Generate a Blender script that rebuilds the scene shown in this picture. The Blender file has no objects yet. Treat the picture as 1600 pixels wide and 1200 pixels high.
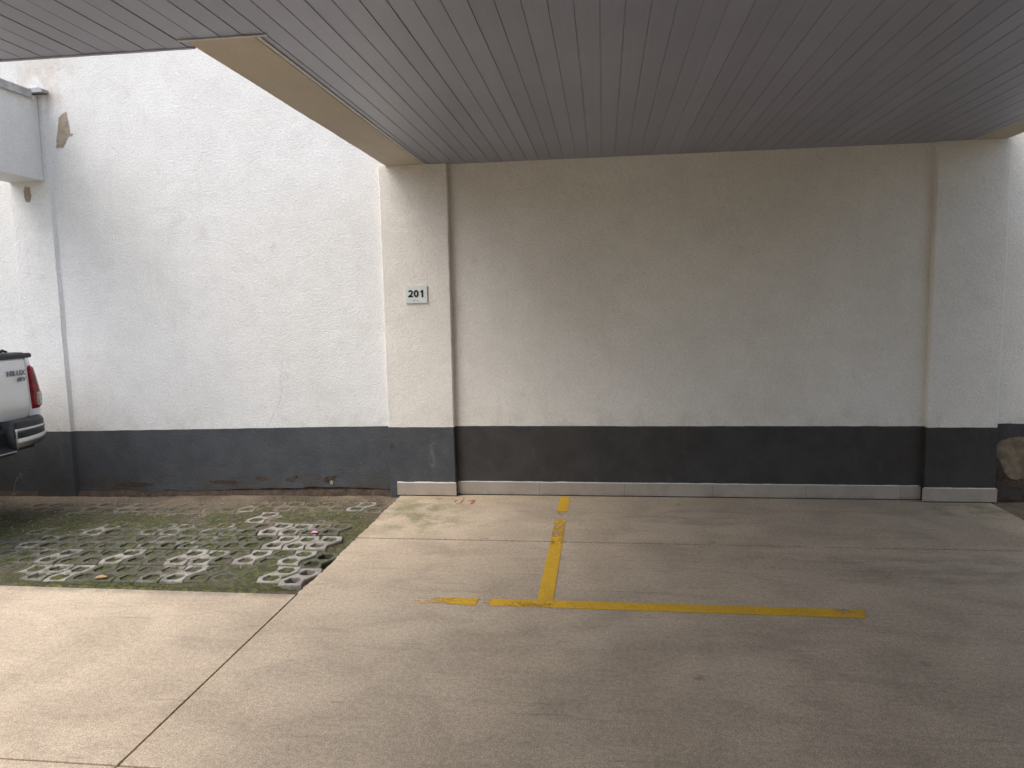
import bpy, bmesh, math, random
from mathutils import Vector, Matrix, noise as mn

# ---------------------------------------------------------------- camera, light, exposure
scene = bpy.context.scene
COL = scene.collection
R = math.radians

H_CAM = 1.8
YAW, PITCH, ROLL = R(-7.1597), R(-6.2432), R(1.1641)
_fwd = Vector((math.sin(YAW) * math.cos(PITCH), math.cos(YAW) * math.cos(PITCH), math.sin(PITCH)))
_rt = Vector((math.cos(YAW), -math.sin(YAW), 0))
_dn = _fwd.cross(_rt)
_r2 = _rt * math.cos(ROLL) + _dn * math.sin(ROLL)
_d2 = _dn * math.cos(ROLL) - _rt * math.sin(ROLL)
cam_data = bpy.data.cameras.new('camera')
cam_data.sensor_fit = 'HORIZONTAL'
cam_data.sensor_width = 36.0
cam_data.lens = 1148.35 / 1600 * 36
cam_data.clip_start = 0.05
cam_data.clip_end = 2000
cam = bpy.data.objects.new('camera', cam_data)
COL.objects.link(cam)
cam.matrix_world = Matrix(((_r2.x, -_d2.x, -_fwd.x, 0), (_r2.y, -_d2.y, -_fwd.y, 0), (_r2.z, -_d2.z, -_fwd.z, H_CAM), (0, 0, 0, 1)))
scene.camera = cam

SUN_EL, SUN_AZ = R(60), R(230)          # azimuth clockwise from +Y
world = bpy.data.worlds.new('World')
scene.world = world
world.use_nodes = True
wn, wl = world.node_tree.nodes, world.node_tree.links
bg = wn['Background']
sky = wn.new('ShaderNodeTexSky')
sky.sky_type = 'NISHITA'
sky.sun_disc = False
sky.sun_elevation = SUN_EL
sky.sun_rotation = SUN_AZ
sky.dust_density = 4.0
sky.air_density = 1.0
sky.ozone_density = 1.0
hs = wn.new('ShaderNodeHueSaturation')   # thin overcast: the blue mostly washed out
hs.inputs['Saturation'].default_value = 0.80
wl.new(sky.outputs[0], hs.inputs['Color'])
wl.new(hs.outputs[0], bg.inputs['Color'])
bg.inputs['Strength'].default_value = 0.15

sun_data = bpy.data.lights.new('sun', 'SUN')
sun_data.energy = 1.2
sun_data.angle = R(60)
sun_data.color = (1.0, 1.0, 0.99)
sun = bpy.data.objects.new('sun', sun_data)
COL.objects.link(sun)
_sd = Vector((math.sin(SUN_AZ) * math.cos(SUN_EL), math.cos(SUN_AZ) * math.cos(SUN_EL), math.sin(SUN_EL)))
sun.rotation_euler = (-_sd).to_track_quat('-Z', 'Y').to_euler()
sun.location = _sd * 30

vs = scene.view_settings
vs.view_transform = 'Standard'
vs.look = 'None'
vs.gamma = 1.0
vs.use_curve_mapping = False
vs.exposure = 0.80
cy = scene.cycles
cy.max_bounces = 6
cy.diffuse_bounces = 5
cy.use_adaptive_sampling = True
cy.adaptive_threshold = 0.03
cy.glossy_bounces = 4
cy.transparent_max_bounces = 8
cy.use_denoising = True
cy.sample_clamp_indirect = 6.0

rnd = random.Random(7)

# ---------------------------------------------------------------- node helpers
class NT:
    def __init__(self, name):
        self.m = bpy.data.materials.new(name)
        self.m.use_nodes = True
        self.t = self.m.node_tree
        self.n = self.t.nodes
        self.l = self.t.links
        self.b = self.n['Principled BSDF']
        self.out = self.n['Material Output']
        g = self.n.new('ShaderNodeNewGeometry')
        self.P = g.outputs['Position']
        self._xyz = None
    def _in(self, sock, v):
        if isinstance(v, (int, float)):
            sock.default_value = v
        elif isinstance(v, (tuple, list)):
            sock.default_value = (*v, 1.0)[:4] if sock.type == 'RGBA' else v
        else:
            self.l.new(v, sock)
    def xyz(self):
        if not self._xyz:
            s = self.n.new('ShaderNodeSeparateXYZ'); self.l.new(self.P, s.inputs[0]); self._xyz = s.outputs
        return self._xyz
    def math(self, op, a, b=0.0, c=0.0, clamp=False):
        x = self.n.new('ShaderNodeMath'); x.operation = op; x.use_clamp = clamp
        self._in(x.inputs[0], a); self._in(x.inputs[1], b); self._in(x.inputs[2], c)
        return x.outputs[0]
    def noise(self, scale, detail=4, rough=0.55, vec=None, dist=0.0, stretch=None):
        x = self.n.new('ShaderNodeTexNoise')
        x.inputs['Scale'].default_value = scale
        x.inputs['Detail'].default_value = min(detail, 4)
        x.inputs['Roughness'].default_value = rough
        x.inputs['Distortion'].default_value = dist
        v = vec or self.P
        if stretch:
            mp = self.n.new('ShaderNodeMapping'); mp.inputs['Scale'].default_value = stretch[:3]
            if len(stretch) > 3: mp.inputs['Rotation'].default_value = (0, 0, stretch[3])
            if len(stretch) > 4: mp.inputs['Location'].default_value = (stretch[4], stretch[4] * .7, 0)
            self.l.new(v, mp.inputs[0]); v = mp.outputs[0]
        self.l.new(v, x.inputs['Vector'])
        return x.outputs['Fac']
    def voronoi(self, scale, feature='F1'):
        x = self.n.new('ShaderNodeTexVoronoi'); x.feature = feature
        x.inputs['Scale'].default_value = scale
        self.l.new(self.P, x.inputs['Vector'])
        return x.outputs['Distance']
    def ramp(self, f, lo, hi, a=0.0, b=1.0, smooth=True):
        x = self.n.new('ShaderNodeMapRange'); x.interpolation_type = 'SMOOTHSTEP' if smooth else 'LINEAR'
        self._in(x.inputs[0], f); x.inputs[1].default_value = lo; x.inputs[2].default_value = hi
        x.inputs[3].default_value = a; x.inputs[4].default_value = b
        return x.outputs[0]
    def mix(self, f, a, b, mode='MIX'):
        x = self.n.new('ShaderNodeMix'); x.data_type = 'RGBA'; x.blend_type = mode
        self._in(x.inputs[0], f); self._in(x.inputs[6], a); self._in(x.inputs[7], b)
        return x.outputs[2]
    def gray(self, v):
        x = self.n.new('ShaderNodeCombineColor'); 
        for i in range(3): self.l.new(v, x.inputs[i])
        return x.outputs[0]
    def mul(self, col, f):            # colour times a factor socket
        return self.mix(1.0, col, self.gray(f), 'MULTIPLY')
    def bump(self, h, strength, dist, prev=None):
        x = self.n.new('ShaderNodeBump'); x.inputs['Strength'].default_value = strength
        x.inputs['Distance'].default_value = dist
        self.l.new(h, x.inputs['Height'])
        if prev is not None: self.l.new(prev, x.inputs['Normal'])
        return x.outputs[0]
    def blob(self, x0, y0, rx, ry, axes='XY', soft=1.0):   # 1 inside an ellipse on the surface, 0 outside
        X = self.xyz(); i, j = 'XYZ'.index(axes[0]), 'XYZ'.index(axes[1])
        a = self.math('POWER', self.math('DIVIDE', self.math('SUBTRACT', X[i], x0), rx), 2)
        b = self.math('POWER', self.math('DIVIDE', self.math('SUBTRACT', X[j], y0), ry), 2)
        return self.ramp(self.math('ADD', a, b), 1.0, 1.0 - soft, 0, 1)
    def set(self, col=None, rough=None, normal=None, metal=None, spec=None):
        if col is not None: self._in(self.b.inputs['Base Color'], col)
        if rough is not None: self._in(self.b.inputs['Roughness'], rough)
        if normal is not None: self.l.new(normal, self.b.inputs['Normal'])
        if metal is not None: self.b.inputs['Metallic'].default_value = metal
        if spec is not None: self.b.inputs['Specular IOR Level'].default_value = spec
        return self.m

def mat_simple(name, col, rough=.6, metal=0.0, var=.12, scale=25, bump=0.0):
    t = NT(name)
    n = t.noise(scale, 4)
    c = t.mul(col, t.ramp(n, .3, .7, 1 - var, 1 + var))
    nm = t.bump(n, .5, bump) if bump else None
    return t.set(c, rough, nm, metal)

# ---------------------------------------------------------------- materials
def m_stucco():
    t = NT('painted_stucco')
    X, Y, Z = t.xyz()
    edge = t.math('MULTIPLY', t.math('SUBTRACT', t.noise(6, 2), .5), .010)
    zb = t.ramp(X, -5.28, -2.05, .607, .661, smooth=False)
    zb = t.math('ADD', zb, t.math('MULTIPLY', t.math('GREATER_THAN', X, 3.348), .024))
    zb = t.math('ADD', zb, edge)
    band = t.math('LESS_THAN', Z, zb)
    # white paint, stained
    big = t.noise(1.1, 3, .6)
    mid = t.noise(5, 4, .65)
    bay = t.math('GREATER_THAN', X, -2.045)   # creamier in the bay: its warm bounced light put into the wall colour
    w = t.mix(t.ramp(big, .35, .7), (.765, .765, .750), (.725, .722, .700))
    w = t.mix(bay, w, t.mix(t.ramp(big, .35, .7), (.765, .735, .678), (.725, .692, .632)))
    w = t.mul(w, t.ramp(mid, .3, .75, 1.02, .955))
    smear = t.noise(3.2, 4, .7, dist=1.2)
    w = t.mix(t.math('MULTIPLY', t.ramp(smear, .58, .80), .28), w, (.42, .39, .34))
    streak = t.noise(9, 2, .6, stretch=(1, 1, .08))
    w = t.mix(t.math('MULTIPLY', t.ramp(streak, .60, .8), .10), w, (.50, .46, .40))
    # grime lines just above the band and the top corner by the flashing
    low = t.ramp(t.math('SUBTRACT', Z, zb), .0, .22, 1, 0)
    w = t.mix(t.math('MULTIPLY', low, t.ramp(mid, .4, .7, 0, .28)), w, (.45, .40, .33))
    gr = t.math('MULTIPLY', t.blob(-5.35, 4.0, .5, .35, 'XZ'), t.ramp(mid, .35, .65))
    w = t.mix(t.math('MULTIPLY', gr, .6), w, (.55, .46, .38))
    specks = t.ramp(t.voronoi(5.5), .018, .012)
    w = t.mix(t.math('MULTIPLY', specks, .75), w, (.12, .10, .085))
    # charcoal dado paint, scuffed
    d = t.mix(t.ramp(mid, .3, .7), (.046, .051, .057), (.066, .071, .077))
    d = t.mix(t.math('GREATER_THAN', X, -1.40), d, t.mix(t.ramp(mid, .3, .7), (.030, .028, .026), (.046, .043, .040)))  # darker and browner in the bay: its dim warm light painted into the band
    sc = t.noise(4, 5, .75, stretch=(1, 1, .35))
    d = t.mix(t.math('MULTIPLY', t.ramp(sc, .58, .78), .35), d, (.13, .13, .13))
    scr = t.math('MULTIPLY', t.blob(-1.60, .38, .05, .26, 'XZ'), t.ramp(t.noise(22, 3, .7), .4, .6))
    d = t.mix(t.math('MULTIPLY', scr, .28), d, (.22, .22, .22))
    brown = t.math('MULTIPLY', t.ramp(Z, .26, .02), t.ramp(t.noise(3.5, 3, .65), .42, .66))
    out = t.math('MAXIMUM', t.math('LESS_THAN', X, -2.04), t.math('GREATER_THAN', X, 3.35))
    d = t.mix(t.math('MULTIPLY', t.math('MULTIPLY', brown, out), .85), d, (.055, .038, .024))
    rust = t.math('MULTIPLY', t.blob(2.9, .3, .9, .32, 'XZ'), t.ramp(t.noise(2.8, 3, .6), .40, .7))
    d = t.mix(t.math('MULTIPLY', rust, .55), d, (.035, .022, .014))
    col = t.mix(band, w, d)
    # grain
    g1 = t.noise(125, 1, .6)
    g2 = t.noise(50, 2, .6)
    g3 = t.noise(4.5, 2, .5)
    col = t.mul(col, t.ramp(g1, .32, .68, .935, 1.05))
    col = t.mul(col, t.ramp(g2, .32, .68, .955, 1.03))
    n = t.bump(g3, .25, .030)
    n = t.bump(g2, .8, .006, n)
    n = t.bump(g1, .9, .0055, n)
    return t.set(col, t.math('SUBTRACT', .86, t.math('MULTIPLY', band, .22)), n)

def m_concrete():
    t = NT('trowelled_concrete')
    big = t.noise(.55, 3, .6)
    mid = t.noise(2.2, 4, .65, dist=.6)
    sw = t.noise(1.6, 5, .68, dist=1.6, stretch=(.45, 1.5, 1, .12))
    fine = t.noise(160, 1, .6)
    grain = t.noise(38, 3, .7)
    c = t.mix(t.ramp(big, .3, .7), (.525, .428, .318), (.450, .364, .268))
    c = t.mul(c, t.ramp(mid, .3, .72, 1.08, .86))
    c = t.mix(t.math('MULTIPLY', t.ramp(sw, .50, .74), .26), c, (.235, .180, .140))
    # faint arcs of tyre rubber
    ty = t.noise(.9, 2, .5, dist=2.2, stretch=(.35, 2.6, 1, -.18, 3.7))
    c = t.mix(t.math('MULTIPLY', t.ramp(ty, .60, .74), .20), c, (.20, .155, .125))
    sm = t.noise(16, 3, .75, stretch=(.14, 1.3, 1, .03, 1.3))
    c = t.mix(t.math('MULTIPLY', t.ramp(sm, .60, .72), .38), c, (.17, .14, .12))
    st = t.math('MULTIPLY', t.math('MAXIMUM', t.blob(.75, 6.12, .95, .28), t.blob(2.0, 5.0, 1.1, .35)), t.ramp(t.noise(5, 4, .7, stretch=(.4, 1.6, 1)), .42, .66))
    c = t.mix(t.math('MULTIPLY', st, .42), c, (.13, .12, .115))
    # sand washed against the skirting, algae by the open corner
    sand = t.math('MULTIPLY', t.ramp(t.xyz()[1], 6.25, 6.68), t.ramp(t.noise(3.4, 3, .7), .36, .62))
    c = t.mix(t.math('MULTIPLY', sand, .55), c, (.46, .36, .23))
    al = t.math('MULTIPLY', t.math('MAXIMUM', t.blob(-1.62, 6.05, .62, .75), t.blob(3.1, 6.45, .5, .35)), t.ramp(t.noise(4.2, 4, .7), .40, .62))
    c = t.mix(t.math('MULTIPLY', al, .75), c, (.185, .185, .085))
    kerb = t.math('MULTIPLY', t.math('MULTIPLY', t.ramp(t.xyz()[1], 4.17, 4.255), t.math('LESS_THAN', t.xyz()[0], -1.93)), t.ramp(t.noise(5, 3, .7), .30, .55))
    c = t.mix(t.math('MULTIPLY', kerb, .7), c, (.205, .180, .140))
    c = t.mul(c, t.ramp(grain, .3, .7, .86, 1.12))
    c = t.mul(c, t.ramp(fine, .3, .7, .70, 1.26))
    pits = t.ramp(t.voronoi(4.2), .020, .012)
    c = t.mix(t.math('MULTIPLY', pits, .8), c, (.06, .05, .045))
    pits2 = t.ramp(t.voronoi(3.1), .016, .010)
    c = t.mix(t.math('MULTIPLY', pits2, .5), c, (.62, .58, .52))
    drip = t.math('MULTIPLY', t.ramp(t.voronoi(1.7), .075, .045), t.ramp(t.noise(30, 3, .7), .38, .55))
    c = t.mix(t.math('MULTIPLY', drip, .38), c, (.10, .085, .07))
    scf = t.noise(26, 2, .6, stretch=(.07, 1.0, 1, .30, 5.1))
    c = t.mix(t.math('MULTIPLY', t.ramp(scf, .67, .74), t.ramp(big, .42, .6, 0, .40)), c, (.13, .11, .095))
    n = t.bump(mid, .25, .006)
    n = t.bump(grain, .35, .0018, n)
    n = t.bump(fine, .4, .0010, n)
    return t.set(c, t.ramp(sw, .3, .7, .52, .72), n, spec=.35)

def m_yellow():
    t = NT('worn_yellow_paint')
    X, Y, Z = t.xyz()
    g = t.noise(60, 4, .7)
    m = t.noise(7, 5, .7)
    c = t.mix(t.ramp(m, .3, .7), (.73, .430, .020), (.63, .365, .025))
    c = t.mul(c, t.ramp(g, .3, .7, .85, 1.12))
    wear = t.ramp(t.noise(34, 6, .75, stretch=(.55, 1.2, 1, .4)), .25, .75, 0, 1, smooth=False)
    k = t.math('MAXIMUM', t.math('MULTIPLY', t.blob(-.36, 6.08, .5, .20, soft=.9), .9), t.math('MULTIPLY', t.blob(-.36, 5.70, .6, .60), .62))
    k = t.math('MAXIMUM', k, t.math('MULTIPLY', t.ramp(X, -.62, -1.18), .84))
    k = t.math('MAXIMUM', k, t.math('MULTIPLY', t.blob(-.735, 4.23, .07, .3), .85))
    k = t.math('MAXIMUM', k, t.math('MULTIPLY', t.blob(-.45, 4.20, .25, .10), .60))
    k = t.math('MAXIMUM', k, t.math('MULTIPLY', t.blob(1.36, 4.26, .09, .05), .8))
    k = t.math('ADD', k, t.math('MULTIPLY', t.ramp(m, .45, .75), .08))
    a = t.ramp(t.math('SUBTRACT', t.math('ADD', wear, .14), k), -.07, .10)
    t.set(c, .62, t.bump(g, .3, .001))
    tr = t.n.new('ShaderNodeBsdfTransparent'); mx = t.n.new('ShaderNodeMixShader')
    t.l.new(a, mx.inputs[0]); t.l.new(tr.outputs[0], mx.inputs[1]); t.l.new(t.b.outputs[0], mx.inputs[2])
    t.l.new(mx.outputs[0], t.out.inputs['Surface'])
    return t.m

def m_board():
    t = NT('grey_pvc_board')
    oi = t.n.new('ShaderNodeObjectInfo')
    g = t.noise(60, 3, .6, stretch=(1, .03, 1))
    m = t.noise(1.3, 4, .6)
    c = t.mix(t.ramp(m, .3, .7), (.268, .280, .355), (.242, .253, .322))
    c = t.mul(c, t.ramp(oi.outputs['Random'], 0, 1, .92, 1.06, smooth=False))
    c = t.mul(c, t.ramp(g, .3, .7, .965, 1.03))
    return t.set(c, .34, t.bump(g, .25, .0012))

def m_paver():
    t = NT('mossy_concrete_paver')
    at = t.n.new('ShaderNodeAttribute'); at.attribute_type = 'OBJECT'; at.attribute_name = 'moss'
    moss = at.outputs['Fac']
    g = t.noise(120, 3, .7)
    m = t.noise(14, 6, .7)
    c = t.mix(t.ramp(m, .3, .7), (.35, .325, .285), (.24, .222, .195))
    c = t.mul(c, t.ramp(g, .3, .7, .75, 1.2))
    mk = t.ramp(t.math('ADD', t.math('MULTIPLY', moss, 1.5), t.math('SUBTRACT', m, .5)), .45, .95)
    green = t.mix(t.ramp(t.noise(30, 4, .7), .35, .65), (.055, .056, .036), (.115, .110, .082))
    dusty = t.math('MULTIPLY', t.ramp(t.xyz()[1], 5.55, 6.0), t.ramp(t.noise(2.6, 4), .30, .52))
    green = t.mix(t.math('MULTIPLY', dusty, .9), green, (.175, .135, .098))
    c = t.mix(mk, c, green)
    smear = t.ramp(t.noise(7, 4, .7), .45, .68)
    c = t.mix(t.math('MULTIPLY', smear, t.ramp(moss, .0, .6, .22, .7)), c, t.mix(dusty, (.075, .078, .040), (.15, .115, .08)))
    n = t.bump(m, .4, .008); n = t.bump(g, .5, .003, n)
    return t.set(c, .9, n)

def m_soil():
    t = NT('mossy_soil')
    g = t.noise(150, 3, .75)
    m = t.noise(9, 6, .7)
    b = t.noise(1.5, 5, .65)
    X, Y, Z = t.xyz()
    c = t.mix(t.ramp(m, .3, .7), (.135, .100, .070), (.075, .056, .040))
    sandy = t.math('MULTIPLY', t.ramp(Y, 6.0, 6.45), t.ramp(b, .38, .6))
    c = t.mix(t.math('MULTIPLY', sandy, .7), c, (.235, .180, .125))
    mossm = t.math('MULTIPLY', t.ramp(t.noise(2.3, 6, .7), .35, .52), t.ramp(Y, 6.75, 5.9))
    mossm = t.math('MAXIMUM', mossm, t.math('MULTIPLY', t.blob(-2.5, 6.35, .8, .28), t.ramp(m, .3, .55)))
    mc = t.mix(t.ramp(t.noise(26, 5, .7), .42, .72), (.040, .043, .022), (.150, .168, .030))
    c = t.mix(t.math('MULTIPLY', mossm, .9), c, mc)
    c = t.mul(c, t.ramp(g, .25, .75, .55, 1.45))
    wh = t.ramp(t.voronoi(17), .060, .035)
    c = t.mix(t.math('MULTIPLY', wh, t.ramp(m, .45, .6)), c, (.55, .52, .46))
    n = t.bump(m, .6, .02); n = t.bump(g, .8, .008, n)
    return t.set(c, .95, n)

def m_plaster_bare():
    t = NT('bare_plaster')
    m = t.noise(16, 6, .7); g = t.noise(110, 3, .7)
    c = t.mix(t.ramp(m, .3, .7), (.40, .345, .27), (.29, .245, .185))
    c = t.mul(c, t.ramp(g, .3, .7, .85, 1.12))
    return t.set(c, .95, t.bump(g, .6, .004, t.bump(m, .5, .01)))

def m_earthy():
    t = NT('damp_brown_footing')
    m = t.noise(11, 6, .72); g = t.noise(80, 3, .7)
    c = t.mix(t.ramp(m, .3, .7), (.030, .021, .014), (.085, .058, .038))
    c = t.mul(c, t.ramp(g, .3, .7, .7, 1.3))
    return t.set(c, .95, t.bump(g, .7, .006, t.bump(m, .8, .02)))

def m_tile():
    t = NT('glazed_skirting_tile')
    m = t.noise(6, 5, .65); g = t.noise(90, 2)
    c = t.mix(t.ramp(m, .3, .75), (.37, .328, .278), (.31, .272, .230))
    X, Y, Z = t.xyz()
    dirt = t.math('MULTIPLY', t.ramp(Z, .05, .0), t.ramp(m, .4, .6))
    c = t.mix(t.math('MULTIPLY', dirt, .5), c, (.20, .16, .12))
    return t.set(c, t.ramp(m, .3, .7, .28, .45), t.bump(g, .1, .0006))

def m_beam():
    t = NT('painted_beam_concrete')
    m = t.noise(3, 6, .65, stretch=(1, .25, 1)); g = t.noise(45, 4, .65)
    c = t.mix(t.ramp(m, .3, .7), (.50, .445, .365), (.43, .382, .312))
    c = t.mul(c, t.ramp(g, .3, .7, .95, 1.04))
    return t.set(c, .85, t.bump(g, .45, .004, t.bump(m, .3, .012)))

def m_carpaint():
    t = NT('white_car_paint')
    n = t.noise(3, 3)
    t.set(t.mul((.86, .87, .86), t.ramp(n, .3, .7, .97, 1.02)), .32)
    t.b.inputs['Coat Weight'].default_value = .8
    t.b.inputs['Coat Roughness'].default_value = .06
    return t.m

M = dict(
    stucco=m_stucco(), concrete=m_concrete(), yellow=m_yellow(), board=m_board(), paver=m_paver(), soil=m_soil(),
    bare=m_plaster_bare(), earthy=m_earthy(), tile=m_tile(), beam=m_beam(), paint=m_carpaint(),
    damp=mat_simple('damp_bare_render', (.175, .135, .090), .95, 0, .3, 14, .004),
    trim=mat_simple('pale_pvc_trim', (.50, .485, .47), .5),
    metal=mat_simple('weathered_flashing', (.36, .37, .37), .45, .6, .2, 12),
    roof=mat_simple('grey_roof_slab', (.42, .41, .39), .9, 0, .15, 3),
    void=mat_simple('dark_void', (.02, .02, .02), .9),
    plate=mat_simple('pale_plate', (.60, .63, .62), .35, 0.0, .05, 60),
    ink=mat_simple('black_ink', (.012, .012, .013), .5),
    red=mat_simple('faded_red_stencil', (.30, .13, .095), .8, 0, .35, 60),
    plastic=mat_simple('black_bumper_plastic', (.022, .024, .028), .48, 0, .15, 60),
    chrome=mat_simple('dull_chrome', (.52, .53, .54), .36, 1.0, .05, 10),
    badge=mat_simple('dark_chrome_badge', (.20, .20, .21), .3, .8, .1, 30),
    redlens=mat_simple('red_lens', (.22, .006, .012), .12, 0, .3, 18),
    clear=mat_simple('clear_lens', (.42, .42, .36), .15, .3, .5, 45),
    glass=mat_simple('dark_car_glass', (.015, .017, .018), .05),
    rubber=mat_simple('tyre_rubber', (.02, .02, .02), .85, 0, .3, 40),
    alloy=mat_simple('wheel_alloy', (.45, .45, .46), .3, .9),
    grout=mat_simple('white_grout', (.62, .60, .56), .9, 0, .2, 60),
    twig=mat_simple('dry_twig', (.30, .24, .17), .9),
    leaf=mat_simple('fallen_leaf', (.42, .25, .12), .7, 0, .3, 60),
    petal=mat_simple('pink_petal', (.72, .28, .55), .6),
    rust=mat_simple('rusty_iron', (.12, .065, .035), .8, .3, .4, 60),
    crack=mat_simple('hairline_crack', (.16, .145, .125), .95),
    mossleaf=mat_simple('moss_green', (.145, .170, .030), .8, 0, .45, 30),
    straw=mat_simple('dry_grass', (.30, .25, .13), .85, 0, .35, 30),
    grit=mat_simple('pale_grit', (.52, .48, .41), .9, 0, .3, 50),
)

# ---------------------------------------------------------------- object helpers
def obj_mesh(name, me, parent=None, loc=None):
    o = bpy.data.objects.new(name, me)
    COL.objects.link(o)
    if parent is not None: o.parent = parent
    if loc is not None: o.location = loc
    return o

def obj(name, bm, mat, parent=None, smooth=False, bevel=0.0):
    """bm is in world coordinates; the mesh is shifted to its parent's frame."""
    me = bpy.data.meshes.new(name)
    bmesh.ops.recalc_face_normals(bm, faces=bm.faces)
    if parent is not None:
        off = Vector((0, 0, 0)); p = parent
        while p is not None: off += p.location; p = p.parent
        bmesh.ops.translate(bm, verts=bm.verts, vec=-off)
    if smooth:
        for f in bm.faces: f.smooth = True
    bm.to_mesh(me); bm.free()
    me.materials.append(M[mat] if isinstance(mat, str) else mat)
    o = obj_mesh(name, me, parent)
    if bevel:
        b = o.modifiers.new('bevel', 'BEVEL'); b.width = bevel; b.segments = 2; b.limit_method = 'ANGLE'
    return o

def empty(name, loc, label=None, cat=None, group=None):
    o = bpy.data.objects.new(name, None); COL.objects.link(o); o.location = loc
    o.empty_display_size = .2
    if label: tag(o, label, cat, group)
    return o

def tag(o, label=None, cat=None, group=None, kind=None):
    if label: o['label'] = label
    if cat: o['category'] = cat
    if group: o['group'] = group
    if kind: o['kind'] = kind
    return o

def box(x0, x1, y0, y1, z0, z1, bm=None):
    bm = bm or bmesh.new()
    v = [bm.verts.new((x, y, z)) for x in (x0, x1) for y in (y0, y1) for z in (z0, z1)]
    for f in ((0, 1, 3, 2), (4, 6, 7, 5), (0, 4, 5, 1), (2, 3, 7, 6), (0, 2, 6, 4), (1, 5, 7, 3)):
        bm.faces.new([v[i] for i in f])
    return bm

def prism(pts, axis, a, b, bm=None):
    """polygon pts in the plane across `axis`, extruded from a to b."""
    bm = bm or bmesh.new()
    def P(p, t):
        if axis == 'x': return (t, p[0], p[1])
        if axis == 'y': return (p[0], t, p[1])
        return (p[0], p[1], t)
    A = [bm.verts.new(P(p, a)) for p in pts]; B = [bm.verts.new(P(p, b)) for p in pts]
    n = len(pts)
    bm.faces.new(A); bm.faces.new(B[::-1])
    for i in range(n): bm.faces.new((A[i], B[i], B[(i + 1) % n], A[(i + 1) % n]))
    return bm

def tube(pts, rad, seg=8, bm=None):
    bm = bm or bmesh.new()
    rings = []
    for i, p in enumerate(pts):
        p = Vector(p)
        d = (Vector(pts[min(i + 1, len(pts) - 1)]) - Vector(pts[max(i - 1, 0)])).normalized()
        a = d.orthogonal().normalized(); b = d.cross(a)
        r = rad[i] if isinstance(rad, (list, tuple)) else rad
        rings.append([bm.verts.new(p + (a * math.cos(t) + b * math.sin(t)) * r) for t in [2 * math.pi * k / seg for k in range(seg)]])
    for r0, r1 in zip(rings, rings[1:]):
        for k in range(seg): bm.faces.new((r0[k], r0[(k + 1) % seg], r1[(k + 1) % seg], r1[k]))
    bm.faces.new(rings[0][::-1]); bm.faces.new(rings[-1])
    return bm

def loft(rows, bm=None, close=False):
    bm = bm or bmesh.new()
    V = [[bm.verts.new(p) for p in r] for r in rows]
    for a, b in zip(V, V[1:]):
        n = len(a)
        for k in range(n if close else n - 1):
            bm.faces.new((a[k], a[(k + 1) % n], b[(k + 1) % n], b[k]))
    return bm, V

def ragged(pts, n=4, amp=.012, seed=1):
    """subdivide a closed outline and jitter it."""
    rr = random.Random(seed); out = []
    for i, p in enumerate(pts):
        q = pts[(i + 1) % len(pts)]
        for k in range(n):
            t = k / n
            j = amp if k else amp * .3
            out.append((p[0] + (q[0] - p[0]) * t + rr.uniform(-j, j), p[1] + (q[1] - p[1]) * t + rr.uniform(-j, j)))
    return out

# ---------------------------------------------------------------- key measurements (metres)
Y_W = 6.74            # face of the boundary wall
Y_P = 6.675           # face of the pilasters
Z_C = 3.07            # underside of the boards
Z_PAVE = -0.02
BW = 0.1105           # board width
X_J = -1.223          # one board joint
Y_EDGE = 3.53         # open edge of the boarded ceiling beside the wells
Y_BEAM = 3.43

# ================================================================ ground and floor
def ground0(x, y):
    t = min(max((-2.0 - x) / 3.2, 0), 1.2)
    return Z_PAVE - .045 * t

g = box(-300, 300, -300, 300, -.6, -.30)
tag(obj('ground', g, 'soil'), kind='structure')

floor = tag(empty('concrete_floor', (0, 0, 0)), kind='structure')
def slab(x0, x1, y0, y1, g=.0045, left_ragged=False, ga=None, gb=None):
    y0 += (ga if ga is not None else g) - g; y1 -= (gb if gb is not None else g) - g
    pts = [(x0 + g, y0 + g), (x1 - g, y0 + g), (x1 - g, y1 - g)]
    if left_ragged:
        rr = random.Random(int(y0 * 100)); n = 40
        for k in range(n + 1):
            t = 1 - k / n
            y = y0 + g + (y1 - y0 - 2 * g) * t
            pts.append((x0 + g + rr.uniform(-.007, .007) + .02 * (mn.noise(Vector((0, y * 2.2, 3)))), y))
        pts.pop(0)
    else:
        pts.append((x0 + g, y1 - g))
    return obj('slab', prism(pts, 'z', -.16, 0.0), 'concrete', floor, bevel=.0025)
slab(-1.935, 3.325, 5.405, 6.76, .0045, True, .012)
slab(-1.935, 3.325, 4.275, 5.405, .0045, True, .0012, .012)
# the long bay slab in front, joined flush to the strip above by a tight joint outside the paint
slab(-1.935, 3.325, 2.532, 4.275, .0045, False, .0055, .0012)
slab(-9.0, -1.935, 2.532, 4.275, .0055)
slab(3.325, 9.0, 2.532, 4.275, .004)
slab(-9.0, -1.935, -6.0, 2.532, .0055)
slab(-1.935, 3.325, -6.0, 2.532, .0055)
slab(3.325, 9.0, -6.0, 2.532, .004)

# painted bay lines
bm = prism([(-.412, 4.292), (-.314, 4.292), (-.322, 6.70), (-.408, 6.70)], 'z', .0015, .003)
obj('bay_line', bm, 'yellow', floor)
bm = prism([(-1.16, 4.19), (1.452, 4.172), (1.485, 4.288), (-.314, 4.2915), (-1.16, 4.285)], 'z', .0015, .003)
obj('bay_line', bm, 'yellow', floor)
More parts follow.
